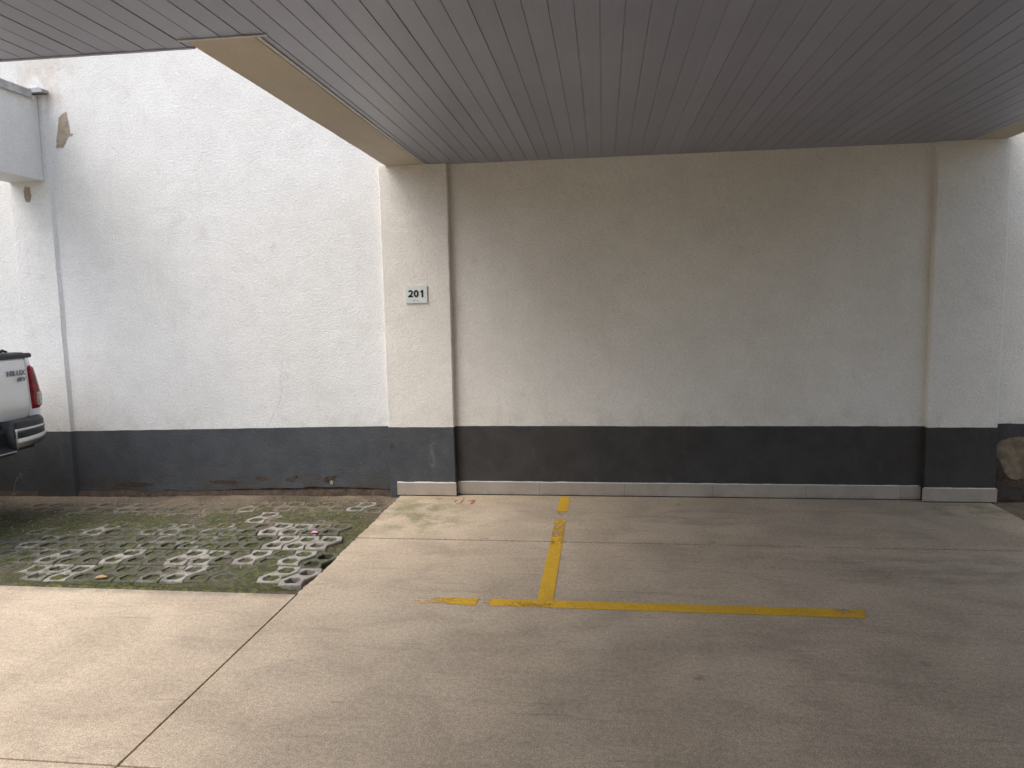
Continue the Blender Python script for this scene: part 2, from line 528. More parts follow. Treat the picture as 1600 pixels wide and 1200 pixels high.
# what is left of an older red stencilled number
for poly in ([(-1.374, 6.464), (-1.371, 6.54), (-1.352, 6.541), (-1.356, 6.458)],
             [(-1.339, 6.419), (-1.298, 6.421), (-1.289, 6.544), (-1.307, 6.544), (-1.315, 6.431), (-1.334, 6.439)],
             [(-1.316, 6.588), (-1.298, 6.586), (-1.3, 6.614), (-1.313, 6.614)],
             [(-1.211, 6.405), (-1.184, 6.4), (-1.179, 6.55), (-1.21, 6.548), (-1.21, 6.534), (-1.247, 6.526), (-1.235, 6.499), (-1.212, 6.504)],
             [(-1.56, 6.56), (-1.50, 6.57), (-1.505, 6.585), (-1.56, 6.578)]):
    obj('stencil_mark', prism(ragged(poly, 3, .004, int(poly[0][0] * -999)), 'z', .001, .0022), 'red', floor)

# ---- grass-paver area beside the slab
paving = tag(empty('grass_block_paving', (0, 0, 0)), kind='structure')

# paver outline: two hexagons side-stepped, point-symmetric, tiles by (0.173, 0.007)
OUT = [(-.095, -.165), (.078, -.158), (.055, -.060), (.120, .068), (.095, .165), (-.078, .158), (-.055, .060), (-.120, -.068)]
HOLE = [(-.056, -.020), (-.024, -.058), (.038, -.052), (.056, .020), (.024, .058), (-.038, .052)]
HC = [(-.021, -.076), (.021, .076)]

def inset(poly, d):
    n = len(poly); out = []
    for i in range(n):
        a, b, c = (Vector(poly[i - 1]), Vector(poly[i]), Vector(poly[(i + 1) % n]))
        e1 = (b - a).normalized(); e2 = (c - b).normalized()
        n1 = Vector((-e1.y, e1.x)); n2 = Vector((-e2.y, e2.x))
        m = (n1 + n2); m = m / max(m.dot(n1), .3)
        out.append((b + m * d)[:])
    return out

def paver_mesh(seed):
    rr = random.Random(seed)
    bm = bmesh.new()
    j = lambda pts, a: [(x + rr.uniform(-a, a), y + rr.uniform(-a, a)) for x, y in pts]
    o0 = j(inset(OUT, .0045), .003)
    o1 = inset(o0, .005)
    loops_top = []
    def ring(pa, za, pb, zb):
        A = [bm.verts.new((*p, za)) for p in pa]; B = [bm.verts.new((*p, zb)) for p in pb]
        n = len(A)
        for i in range(n): bm.faces.new((A[i], A[(i + 1) % n], B[(i + 1) % n], B[i]))
        return A, B
    A, B = ring(o0, -.06, o0, -.006)
    C, D = ring(o0, -.006, o1, 0)
    loops_top.append(D)
    for cx, cy_ in HC:
        h0 = j([(x + cx, y + cy_) for x, y in HOLE], .003)
        h1 = inset(h0, -.003)
        ring(h0, -.06, h0, -.006)
        E_, F_ = ring(h0, -.006, h1, 0)
        loops_top.append(F_)
    es = []
    for L in loops_top:
        for i in range(len(L)):
            e = bm.edges.get((L[i], L[(i + 1) % len(L)])); es.append(e)
    bmesh.ops.triangle_fill(bm, use_beauty=True, use_dissolve=False, edges=es, normal=(0, 0, 1))
    bmesh.ops.remove_doubles(bm, verts=bm.verts, dist=1e-5)
    bmesh.ops.recalc_face_normals(bm, faces=bm.faces)
    me = bpy.data.meshes.new('paver'); bm.to_mesh(me); bm.free()
    me.materials.append(M['paver'])
    return me
PAV = [paver_mesh(s) for s in range(5)]

# places where the blocks are swept clean (x, y, radius)
CLEAN = [(-2.06, 4.62, .12), (-2.24, 4.62, .12), (-2.23, 4.97, .12), (-2.36, 5.30, .16), (-2.17, 5.30, .15), (-2.55, 4.97, .14), (-2.55, 5.30, .12),
         (-2.45, 5.62, .25), (-2.75, 5.65, .2), (-2.92, 4.95, .16), (-3.08, 4.98, .12), (-2.98, 4.62, .15), (-3.32, 5.30, .17), (-3.15, 5.33, .12), (-3.55, 5.25, .14),
         (-3.95, 4.66, .18), (-3.75, 4.68, .14), (-4.1, 4.98, .14), (-3.55, 4.98, .13), (-2.65, 6.1, .14), (-2.2, 6.33, .2), (-3.6, 5.75, .16), (-4.3, 5.6, .2), (-2.95, 6.0, .15), (-4.6, 5.3, .2)]
def cleanness(x, y):
    c = 0.0
    for a, b, r in CLEAN:
        d = math.hypot(x - a, y - b) / r
        c = max(c, (1 - max(0, d - .6) / .6) * (1.0 if a > -2.62 and b < 5.5 else .68))
    return max(0, min(1, c))

def lay(x_lo, x_hi, keep):
    row = 0; y = 4.62
    shift = [0, -.005, .055, .03, .10, .02]
    while y < 6.62:
        i = 0
        k0 = int((x_lo + 2.06) / .173) - 2
        k1 = int((x_hi + 2.06) / .173) + 2
        for k in range(k0, k1):
            x = -2.06 + k * .173 + shift[row % 6]; yy = y + .007 * (k % 24) * .25
            if not keep(x, yy): continue
            cl = cleanness(x, yy)
            o = obj_mesh('paver', PAV[rnd.randrange(5)], paving)
            o.location = (x + rnd.uniform(-.006, .006), yy + rnd.uniform(-.006, .006), ground0(x, yy) + rnd.uniform(-.005, .003) + .003 * cl)
            o.rotation_euler = (R(rnd.uniform(-1.1, 1.1)), R(rnd.uniform(-1.2, 1.2)), R(rnd.uniform(-1.5, 1.5)) + (math.pi if rnd.random() < .5 else 0))
            o['moss'] = max(0.05, min(1, .92 - .85 * cl + rnd.uniform(-.42 if cl < .2 else -.1, .22)))
        row += 1; y += .339
lay(-6.6, -1.95, lambda x, y: -6.6 < x < -2.03 - (.12 if 5.6 < y < 6.1 else 0))
lay(3.4, 4.4, lambda x, y: x > 3.47)

def soil_height(x, y):
    b = ground0(x, y)
    n1 = mn.fractal(Vector((x * 1.1, y * 1.1, 2.2)), 1.0, 2.0, 4)
    n2 = mn.fractal(Vector((x * 7, y * 7, 5.2)), 1.0, 2.0, 3)
    cl = cleanness(x, y)
    h = b - .0065 + .009 * n1 + .0035 * n2
    if y > 5.75: h += .0012 * min(1, (y - 5.75) / .2)
    # silt washed in a swathe across the middle and along the wall foot
    sw = math.exp(-((y - 5.98 - .10 * math.sin(x * 2)) / .20) ** 2) * (1 if x < -2.05 else .4)
    h += .010 * sw
    h += .012 * math.exp(-((y - 6.68) / .12) ** 2)
    h -= .007 * cl
    # the run beside the slab has washed out; the joint with the kerb strip is filled
    h -= .045 * math.exp(-((x + 2.03) / .09) ** 2) * (1 if 4.45 < y < 5.1 else .5 if y < 5.75 else .2)
    f = math.exp(-((y - 4.33) / .055) ** 2)
    h = h * (1 - f) + (-.006 + .004 * n2) * f
    return h

def soil_sheet(x0, x1, y0, y1, step):
    bm = bmesh.new()
    nx = int((x1 - x0) / step); ny = int((y1 - y0) / step)
    V = [[bm.verts.new((x0 + (x1 - x0) * i / nx, y0 + (y1 - y0) * j / ny, soil_height(x0 + (x1 - x0) * i / nx, y0 + (y1 - y0) * j / ny))) for j in range(ny + 1)] for i in range(nx + 1)]
    for i in range(nx):
        for j in range(ny): bm.faces.new((V[i][j], V[i + 1][j], V[i + 1][j + 1], V[i][j + 1]))
    return bm
tag(obj('paving_soil', soil_sheet(-6.9, -1.93, 4.275, 6.80, .022), 'soil', smooth=True), 'brown mossy soil between and over the grass pavers left of the slab', 'soil', kind='stuff')
tag(obj('paving_soil', soil_sheet(3.33, 4.7, 4.275, 6.80, .03), 'soil', smooth=True), 'dark soil around the few pavers right of the slab', 'soil', kind='stuff')

# moss tufts, dry blades and grit lying on that soil
def scatter(n, seed, size, mat, name, label, dens, tall):
    rr = random.Random(seed); bm = bmesh.new(); made = 0; tries = 0
    while made < n and tries < n * 12:
        tries += 1
        x = rr.uniform(-6.2, -1.97); y = rr.uniform(4.32, 6.66)
        if rr.random() > dens(x, y): continue
        z = soil_height(x, y)
        made += 1
        for k in range(3 if tall > .6 else 2):
            a = rr.uniform(0, 6.28); s = size * rr.uniform(.5, 1.3)
            dx, dy = math.cos(a) * s, math.sin(a) * s
            px, py = x + rr.uniform(-s, s), y + rr.uniform(-s, s)
            h = s * tall * rr.uniform(.5, 1.4)
            v = [bm.verts.new((px - dx * .45, py - dy * .45, z - .001)), bm.verts.new((px + dx * .45, py + dy * .45, z - .001)),
                 bm.verts.new((px + rr.uniform(-s, s) * .5, py + rr.uniform(-s, s) * .5, z + h))]
            bm.faces.new(v)
    o = obj(name, bm, mat)
    return tag(o, label, name.split('_')[0], kind='stuff')
def moss_d(x, y):
    n = mn.fractal(Vector((x * 2.0, y * 2.0, 9.1)), 1.0, 2.0, 4)
    d = max(0, min(1, .35 + 1.5 * n))
    d *= max(.03, 1 - max(0, (y - 5.75) / .25)) if y < 6.2 else (.9 if -3.2 < x < -2.0 else .12)
    return d
scatter(26000, 3, .0055, 'mossleaf', 'moss_tufts', 'low green moss growing in the paver holes and joints', moss_d, .8)
scatter(2600, 4, .010, 'straw', 'straw_litter', 'dry straw coloured litter strewn over the mossy pavers', lambda x, y: .5, .5)
scatter(900, 5, .007, 'grit', 'grit_crumbs', 'pale crumbs of paint and grit on the paver soil', lambda x, y: .4 + .6 * (y > 6.3), .9)

# ================================================================ boundary wall
wall = empty('boundary_wall', (0, Y_W, 0), 'white stucco boundary wall with charcoal dado band and pilasters behind the parking bay', 'wall')
Z_T = 5.6
# left stretch: a footing with a plaster coat whose lower edge has crumbled away
def coat(x0, x1, seed, low):
    """plaster coat from z_low(x) up to Z_T, 14 mm thick, in front of the footing."""
    bm = bmesh.new(); n = int((x1 - x0) / .025)
    front, back = [], []
    for i in range(n + 1):
        x = x0 + (x1 - x0) * i / n
        z = low(x)
        bow = .006 * mn.noise(Vector((x * 3, seed, 0)))
        front.append((bm.verts.new((x, Y_W + bow - .004, z)), bm.verts.new((x, Y_W, z + .10)), bm.verts.new((x, Y_W, Z_T))))
        back.append(bm.verts.new((x, Y_W + .03, z + .004)))
    for i in range(n):
        a, b = front[i], front[i + 1]
        bm.faces.new((a[0], b[0], b[1], a[1])); bm.faces.new((a[1], b[1], b[2], a[2]))
        bm.faces.new((back[i], back[i + 1], b[0], a[0]))
    return bm
def low_left(x):
    n = mn.fractal(Vector((x * 1.6, 4.4, 0)), 1.0, 2.0, 5)
    base = ground0(x, 6.7)
    return base + .045 + .030 * n + (.02 if x > -4.4 else -.02)
obj('wall_coat', coat(-9.0, -1.98, 2.0, low_left), 'stucco', wall)
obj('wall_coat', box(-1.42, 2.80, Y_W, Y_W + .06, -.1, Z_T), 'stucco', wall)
obj('wall_coat', coat(3.30, 9.0, 7.0, lambda x: .05 + .03 * mn.fractal(Vector((x * 2, 1, 0)), 1.0, 2.0, 4)), 'stucco', wall)
obj('footing', box(-9.0, -1.98, Y_W + .012, Y_W + .24, -.2, Z_T - .02), 'earthy', wall)
obj('footing', box(3.30, 9.0, Y_W + .012, Y_W + .24, -.2, Z_T - .02), 'earthy', wall)
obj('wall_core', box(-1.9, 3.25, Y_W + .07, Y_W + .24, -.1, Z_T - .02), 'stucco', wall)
# the crumbling ledge of dirt and render at the foot
def ledge(x0, x1, seed):
    rows = []
    n = int((x1 - x0) / .03)
    for i in range(n + 1):
        x = x0 + (x1 - x0) * i / n
        k = mn.fractal(Vector((x * 4, seed, 0)), 1.0, 2.0, 5); k2 = mn.fractal(Vector((x * 9, seed + 5, 0)), 1.0, 2.0, 4)
        b = ground0(x, 6.7)
        rows.append([(x, Y_W + .02, b + .075 + .02 * k), (x, Y_W - .005 + .008 * k2, b + .05 + .018 * k), (x, Y_W - .022 + .012 * k2, b + .018), (x, Y_W - .04 + .02 * k, b - .03)])
    return loft(rows)[0]
obj('footing', ledge(-9.0, -2.0, 1.0), 'earthy', wall)

# pilasters, edges slightly out of true
def pilaster(x0, x1, z_top, seed, splay=0.0, Y_P=Y_P):
    bm = bmesh.new(); n = 60; rows = []
    for i in range(n + 1):
        z = -.1 + (z_top + .1) * i / n
        e = lambda s: .006 * mn.noise(Vector((seed + s, z * 1.7, 0))) + .003 * mn.noise(Vector((seed + s, z * 9, 3)))
        f = .003 * mn.noise(Vector((seed, z * 2, 8)))
        rows.append([(x0 + e(0), Y_W + .02, z), (x0 + e(0), Y_P + .008 + f, z), (x0 + .008 + e(0), Y_P + f, z),
                     (x1 - .008 - splay + e(5), Y_P + f, z), (x1 - splay + e(5), Y_P + .008 + f, z), (x1 + e(5), Y_W + .02, z)])
    bm, V = loft(rows)
    bm.faces.new(V[-1]); bm.faces.new(V[0][::-1])
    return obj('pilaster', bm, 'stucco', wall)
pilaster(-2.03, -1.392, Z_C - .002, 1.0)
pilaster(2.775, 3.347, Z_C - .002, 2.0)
pilaster(-5.77, -5.285, 3.885, 3.0, .05, 6.715)
# corner fillet of plaster where the left pilaster meets the sunlit wall
# skirting tiles
cuts = [-1.388, -.604, .185, .981, 1.793, 2.597, 2.766]
for a, b in zip(cuts, cuts[1:]):
    obj('skirting_tile', box(a + .0012, b - .0012, Y_W - .014, Y_W - .001, .010, .1265 + rnd.uniform(-.001, .001)), 'tile', wall, bevel=.0015)
obj('skirting_tile', box(-1.958, -1.385, Y_P - .014, Y_P - .001 + .004, .010, .128), 'tile', wall, bevel=.0015)
obj('skirting_tile', box(2.757, 3.362, Y_P - .014, Y_P - .001 + .004, .010, .126), 'tile', wall, bevel=.0015)
for x0, x1, y, z in ((-1.955, -1.39, Y_P - .012, .128), (-1.38, 2.75, Y_W - .010, .127), (2.77, 3.35, Y_P - .012, .1262)):
    rr = random.Random(int(x0 * 10)); bm = bmesh.new(); rows = []
    n = int((x1 - x0) / .02)
    for i in range(n + 1):
        x = x0 + (x1 - x0) * i / n; h = .003 + .004 * max(0, mn.noise(Vector((x * 9, y, 0))) + .25) * (2 if x < -1.3 else 1)
        rows.append([(x, y, z - .001), (x, y + .002, z + h), (x, y + .014, z + h + .002)])
    obj('grout_line', loft(rows)[0], 'grout', wall)

# paint flaked off
def patch(pts, y, mat, seed, amp=.01, n=4, parent=wall, name='bare_patch', t=.003):
    return obj(name, prism(ragged(pts, n, amp, seed), 'y', y - t, y + .002), mat, parent)
patch([(-5.113, 3.726), (-5.09, 3.524), (-5.062, 3.507), (-5.12, 3.48), (-5.139, 3.451), (-5.179, 3.385), (-5.247, 3.384), (-5.245, 3.456), (-5.225, 3.53), (-5.203, 3.664), (-5.166, 3.70)], Y_W, 'bare', 3, .007, 3)
patch([(-5.62, 2.99), (-5.60, 3.03), (-5.55, 3.03), (-5.54, 2.95), (-5.57, 2.88), (-5.61, 2.89)], 6.715, 'bare', 5, .006, 3)
patch([(3.352, .47), (3.40, .527), (3.49, .566), (3.60, .568), (3.85, .54), (3.95, .40), (3.9, .25), (3.61, .20), (3.50, .20), (3.454, .256), (3.385, .386)], Y_W, 'damp', 6, .008, 4)
patch([(3.352, .40), (3.385, .380), (3.454, .250), (3.52, .195), (4.1, .20), (4.2, .02), (3.352, .0)], Y_W, 'earthy', 8, .008, 5, t=.0015)
patch([(-2.72, .115), (-2.685, .165), (-2.63, .172), (-2.57, .175), (-2.60, .150), (-2.625, .105), (-2.66, .098)], Y_W - .002, 'earthy', 9, .006, 3)
patch([(-2.655, .112), (-2.64, .128), (-2.615, .118), (-2.625, .085), (-2.645, .085)], Y_W - .006, 'bare', 10, .004, 2)
for k, (cx, cz, w, h) in enumerate([(-3.05, .135, .05, .018), (-3.35, .14, .07, .022), (-3.75, .10, .16, .02), (-4.7, .07, .2, .025), (-3.0, .16, .02, .012)]):
    patch([(cx - w, cz), (cx - w * .3, cz + h), (cx + w * .6, cz + h * .7), (cx + w, cz - h * .2), (cx + w * .2, cz - h), (cx - w * .6, cz - h * .7)], Y_W - .002, 'earthy', 20 + k, .008, 3)
# hairline cracks
def crack(p0, p1, seed, w=.0016, y=Y_W):
    rr = random.Random(seed); n = 34; rows = []; off = 0
    for i in range(n + 1):
        t = i / n; off = off * .8 + rr.uniform(-.008, .008)
        x = p0[0] + (p1[0] - p0[0]) * t + off; z = p0[1] + (p1[1] - p0[1]) * t
        ww = w * rr.uniform(.2, .75)
        rows.append([(x - ww, y - .0012, z), (x + ww, y - .0012, z)])
    obj('hairline_crack', loft(rows)[0], 'crack', wall)
crack((-3.07, 1.32), (-3.12, .90), 1, .0013)
crack((-3.12, .90), (-3.27, .66), 2, .0016)
crack((-3.27, .66), (-3.30, .15), 3, .0014)

# rusty eye bolt
bm = tube([(-2.008 + .016 * math.cos(a), Y_P - .008, .497 + .016 * math.sin(a)) for a in [2 * math.pi * k / 14 for k in range(15)]], .0035, 6)
tube([(-2.008, Y_P + .01, .515), (-2.008, Y_P - .01, .515)], .004, 6, bm)
tag(obj('eye_bolt', bm, 'rust'), 'small rusty ring bolt in the charcoal band of the pilaster with the number plate', 'bolt')

# ================================================================ carport ceiling and beams
canopy = empty('carport_ceiling', (0, 0, Z_C), 'low grey ceiling of long narrow boards over the parking bay', 'ceiling')
def board_mesh(y0, y1):
    w = BW; gp = .0042
    prof = [(gp, 0.0020), (gp + .002, 0), (w - .0015, 0), (w, .0015), (w, .012), (0, .012), (0, .0042), (gp, .0042)]
    bm = prism(prof, 'y', y0, y1)
    bmesh.ops.recalc_face_normals(bm, faces=bm.faces)
    me = bpy.data.meshes.new('ceiling_board'); bm.to_mesh(me); bm.free(); me.materials.append(M['board'])
    return me
Y_BACK = -6.0
X_L, X_R = -3.35, 9.0
X_N, Y_NOTCH = -2.75, 2.5     # unseen step in the roof edge, shaped to let daylight onto the floor
X_RR, Y_RN = 3.6, 2.0  # roof cut back out of view on the right, shaped to brighten the wall there
bm_long = board_mesh(Y_BACK, Y_W - .012)
bm_mid = board_mesh(Y_BACK, Y_BEAM - .002)
bm_short = board_mesh(Y_BACK, Y_EDGE - .02)
bm_stub = board_mesh(Y_NOTCH, Y_EDGE - .02)
bm_right = board_mesh(Y_BACK, Y_RN)
k = int((X_L - X_J) / BW)
XBL, XBR = -1.605, 3.062
while X_J + k * BW < X_R:
    x = X_J + k * BW
    xe = x + BW
    if xe < X_N: me = bm_stub
    elif x > X_RR: me = bm_right
    elif xe <= XBL and x > -1.99: me = bm_mid
    elif x >= XBL - .08 and xe <= XBR + .06: me = bm_long
    elif x >= XBR - .05 and xe < 3.45: me = bm_mid
    else: me = bm_short
    o = obj_mesh('ceiling_board', me, canopy)
    o.location = (x, 0, rnd.uniform(-.0012, .0012))
    k += 1
# roof over the boards (keeps the daylight out above them)
obj('roof_slab', box(X_N, X_R, Y_BACK, Y_RN, Z_C + .03, Z_C + .16), 'roof', canopy)
obj('roof_slab', box(X_N, X_RR, Y_RN, Y_NOTCH, Z_C + .03, Z_C + .16), 'roof', canopy)
obj('roof_slab', box(X_L, X_RR, Y_NOTCH, Y_EDGE - .03, Z_C + .03, Z_C + .16), 'roof', canopy)
obj('fascia', box(X_L - .02, X_L, Y_NOTCH, Y_EDGE - .0205, Z_C - .004, Z_C + .18), 'board', canopy)
obj('fascia', box(X_L - .02, X_N, Y_NOTCH - .02, Y_NOTCH - .001, Z_C - .004, Z_C + .18), 'board', canopy)
obj('fascia', box(X_N - .02, X_N, Y_BACK, Y_NOTCH - .021, Z_C - .004, Z_C + .18), 'board', canopy)
obj('roof_slab', box(XBL - .1, XBR + .1, Y_EDGE - .03, Y_W - .01, Z_C + .03, Z_C + .16), 'roof', canopy)
# fascia along the wells
for x0, x1 in ((X_L - .02, -1.965), (3.32, X_RR)):
    obj('fascia', box(x0, x1, Y_EDGE - .02, Y_EDGE, Z_C - .004, Z_C + .18), 'board', canopy)
def beam(x0, x1, y0, name='beam'):
    bm = bmesh.new(); n = 50; rows = []
    s = x0
    for i in range(n + 1):
        y = y0 + (Y_P + .04 - y0) * i / n
        e = lambda q: .004 * mn.noise(Vector((s + q, y * 1.6, 0))) + .002 * mn.noise(Vector((s + q, y * 7, 0)))
        rows.append([(x0 + e(0), y, Z_C + .22), (x0 + e(0), y, Z_C + .006 + e(3)), (x0 + .008 + e(0), y, Z_C - .003 + .5 * e(4)),
                     (x1 - .006 + e(9), y, Z_C - .003 + .5 * e(7)), (x1 + e(9), y, Z_C + .004), (x1 + e(9), y, Z_C + .22)])
    bm, V = loft(rows, close=True)
    bm.faces.new(V[0][::-1]); bm.faces.new(V[-1])
    return obj(name, bm, 'beam', canopy)
beam(-1.962, -1.612, Y_BEAM)
beam(3.066, 3.315, Y_BEAM)
# thin edge trims against the beams
obj('edge_trim', box(-1.606, -1.588, Y_BEAM, Y_P - .01, Z_C - .005, Z_C - .0018), 'trim', canopy)
obj('edge_trim', box(-1.99, -1.545, Y_BEAM - .022, Y_BEAM - .004, Z_C - .006, Z_C - .0018), 'trim', canopy)
obj('edge_trim', box(3.044, 3.062, Y_BEAM, Y_P - .01, Z_C - .005, Z_C - .0018), 'trim', canopy)
obj('edge_trim', box(3.04, 3.34, Y_BEAM - .022, Y_BEAM - .004, Z_C - .006, Z_C - .0018), 'trim', canopy)

# beam of the next roof over the truck, with metal flashing
nb = empty('concrete_beam', (-5.58, 5.0, 3.07), 'white stucco beam with metal flashing on top above the pickup truck', 'beam')
bm = box(-5.76, -5.385, 3.55, 6.714, 3.075, 3.87)
obj('beam_body', bm, 'stucco', nb, bevel=.008)
fl = prism([(-5.78, 3.872), (-5.372, 3.872), (-5.366, 3.862), (-5.366, 3.83), (-5.360, 3.83), (-5.360, 3.905), (-5.40, 3.912), (-5.78, 3.912)], 'y', 3.55, Y_P - .06)
obj('flashing', fl, 'metal', nb)
fl2 = prism(ragged([(-5.50, 3.893), (-5.285, 3.893), (-5.285, 3.925), (-5.33, 3.935), (-5.50, 3.925)], 3, .004, 4), 'y', Y_P - .02, Y_W - .001)
obj('flashing', fl2, 'metal', nb)

# ================================================================ number plate
PX0, PX1, PZ0, PZ1 = -1.812, -1.606, 1.822, 1.984
plate = empty('number_plate', (-1.71, Y_P, 1.90), 'small silver plate numbered 201 on the white pilaster', 'sign')
obj('plate', box(PX0, PX1, Y_P - .012, Y_P - .004, PZ0, PZ1), 'plate', plate, bevel=.0015)
def text_mesh(name, body, size, mat, parent, loc, rot, sx=1.0, bold=0.0, ext=.001, shear=0.0):
    cu = bpy.data.curves.new(name, 'FONT'); cu.body = body; cu.size = size; cu.align_x = 'CENTER'; cu.align_y = 'CENTER'
    cu.offset = bold; cu.extrude = ext; cu.shear = shear; cu.space_character = 1.04
    tmp = bpy.data.objects.new('tmp_text', cu); COL.objects.link(tmp)
    dg = bpy.context.evaluated_depsgraph_get(); dg.update()
    me = bpy.data.meshes.new_from_object(tmp.evaluated_get(dg))
    bpy.data.objects.remove(tmp); bpy.data.curves.remove(cu)
    me.materials.clear(); me.materials.append(M[mat])
    me.transform(Matrix.Diagonal((sx, 1, 1, 1)))
    o = obj_mesh(name, me, parent)
    o.rotation_euler = rot
    off = Vector((0, 0, 0)); p = parent
    while p is not None: off += p.location; p = p.parent
    o.location = Vector(loc) - off
    return o
def stroke(path, hw, bm, place):
    rows = []
    for i, p in enumerate(path):
        d = Vector(path[min(i + 1, len(path) - 1)]) - Vector(path[max(i - 1, 0)]); d.normalize()
        n = Vector((-d.y, d.x)); h = hw[i] if isinstance(hw, list) else hw
        rows.append([place(Vector(p) + n * h), place(Vector(p) - n * h)])
    loft(rows, bm)
NH, NW = .066, .046                      # digit height and width
for k, dig in enumerate('201'):
    cx = -1.762 + k * .0525; cz = 1.876
    pl = lambda p, cx=cx, cz=cz: (cx + p.x, Y_P - .0128, cz + p.y)
    bm = bmesh.new()
    if dig == '0':
        stroke([(.0160 * math.sin(a), NH / 2 + .0255 * math.cos(a)) for a in [2 * math.pi * i / 32 for i in range(33)]], [.0078 + .0014 * abs(math.sin(2 * math.pi * i / 32)) for i in range(33)], bm, pl)
    elif dig == '2':
        arc = [(.0155 * math.cos(a), .0455 + .0138 * math.sin(a)) for a in [R(172 - i * 16) for i in range(14)]]
        stroke(arc + [(.004, .022), (-.010, .0125), (-.0150, .004)], .0080, bm, pl)
        stroke([(-.0235, .0072), (.0232, .0072)], .0072, bm, pl)
    else:
        stroke([(.006, 0), (.006, NH)], .0092, bm, pl)
        stroke([(-.014, .0465), (-.006, .0478), (.0, .053), (.003, .062)], [.0055, .0058, .0062, .0050], bm, pl)
    o = obj('numeral', bm, 'ink', plate); sm = o.modifiers.new('s', 'SOLIDIFY'); sm.thickness = .0012; sm.offset = 0
bm = bmesh.new()
for k, (dx, dz) in enumerate([(0, .006), (.005, .0), (.010, .006), (.016, 0), (.022, .007), (.028, .002), (.040, 0), (.048, .006), (.055, 0)]):
    bmesh.ops.create_uvsphere(bm, u_segments=6, v_segments=4, radius=.0024, matrix=Matrix.Translation((-1.742 + dx, Y_P - .0125, 1.843 + dz)))
obj('braille_dots', bm, 'ink', plate)

# ================================================================ pickup truck (rear facing right)
TX, TY = -5.20, 5.27
GZ = ground0(-6, 6)
truck = empty('pickup_truck', (TX - 2.6, TY, GZ), 'white pickup truck at the left with red tail light and black chrome trimmed bumper', 'truck')
def T(u, v, w): return (TX - u, TY + v, w)
def vs_side(w):            # half width of the body at height w
    return .955 - .26 * max(0, w - 1.06) ** 1.0 * (1 if w < 1.25 else 1.05) - .06 * max(0, .75 - w)
def top_u(u):
    if u < 1.58: return 1.40
    if u < 3.75: return 1.16
    return 1.16 - .10 * ((u - 3.75) / 1.45) ** 2
WHEELS = (1.18, 4.28)
AR = .45
for s in (1, -1):
    us = [0, .006, .018, .036, .055, .075, .11, .15] + [.15 + .05 * i for i in range(1, 101)]
    nw = 16
    bm = bmesh.new(); V = []
    for u in us:
        r = []
        for j in range(nw + 1):
            wb = .70 if u < .72 else .56
            w = wb + (top_u(u) - wb) * j / nw
            v = vs_side(w)
            if u < .075: v -= .075 - math.sqrt(max(0, .075 ** 2 - (.075 - u) ** 2))
            if u > 4.7: v -= .25 * (u - 4.7) ** 2
            uu = u
            for wc in WHEELS:
                du, dw = uu - wc, w - (.38 + GZ)
                d = math.hypot(du, dw)
                if AR - .06 < d < AR and dw > -.1: uu, w = wc + du / d * AR, .38 + GZ + dw / d * AR
            r.append(bm.verts.new(T(uu, s * v, w)))
        V.append(r)
    # close the rear face to the tailgate seam
    rear = [bm.verts.new(T(0, s * .782, .70 + (1.40 - .70) * j / nw)) for j in range(nw + 1)]
    V = [rear] + V
    for a, b in zip(V, V[1:]):
        for j in range(nw):
            q = (a[j], b[j], b[j + 1], a[j + 1])
            cen = sum((x.co for x in q), Vector()) / 4
            if any(math.hypot((TX - cen.x) - wc, cen.z - (.38 + GZ)) < AR - .012 for wc in WHEELS): continue
            bm.faces.new(q)
    o = obj('body_side', bm, 'paint', truck, smooth=True)
    sm = o.modifiers.new('solid', 'SOLIDIFY'); sm.thickness = .03; sm.offset = -1 if s > 0 else -1
# tailgate: black cap, bulge, crease
prof = [(.035, 1.405), (.0, 1.402), (-.010, 1.37), (-.018, 1.25), (-.026, 1.05), (-.028, .965), (-.020, .945), (.004, .86), (.012, .835), (.05, .835)]
rows = []
for v in [-.774, -.768] + [-.76 + .095 * i for i in range(17)] + [.768, .774]:
    e = .006 if abs(v) > .77 else 0
    rows.append([T(u + e + .012 * (v / .77) ** 4, v, w) for u, w in prof])
bm, V = loft(rows); bm.faces.new(V[0]); bm.faces.new(V[-1][::-1])
tg = obj('tailgate', bm, 'paint', truck, smooth=True)
obj('tailgate_liner', box(TX - .09, TX - .05, TY - .77, TY + .77, .82, 1.40), 'plastic', truck)
obj('tailgate_cap', prism([(TX - .10, 1.402), (TX + .008, 1.402), (TX + .010, 1.43), (TX - .01, 1.452), (TX - .10, 1.455)], 'y', TY - .775, TY + .772), 'plastic', tg, bevel=.006)
hb = box(TX + .012, TX + .03, TY - .12, TY + .12, 1.20, 1.27)
obj('handle', hb, 'plastic', tg, bevel=.008)
# badges on the right of the tailgate
text_mesh('model_badge', 'HILUX', .066, 'badge', tg, (TX + .021, TY + .640, 1.272), (R(90), 0, R(90)), 1.06, .0010, .003)
text_mesh('trim_badge', 'SRV', .050, 'badge', tg, (TX + .023, TY + .690, 1.213), (R(90), 0, R(90)), 1.08, .0008, .003, .25)
# rail caps on the bed sides
for s in (1, -1):
    a, b = sorted((s * .775, s * .872))
    obj('rail_cap', prism([(TX - .015, 1.40), (TX + .0 - .004, 1.405), (TX - .012, 1.442), (TX - 1.58, 1.448), (TX - 1.58, 1.395)], 'y', TY + a, TY + b), 'plastic', truck, bevel=.014)
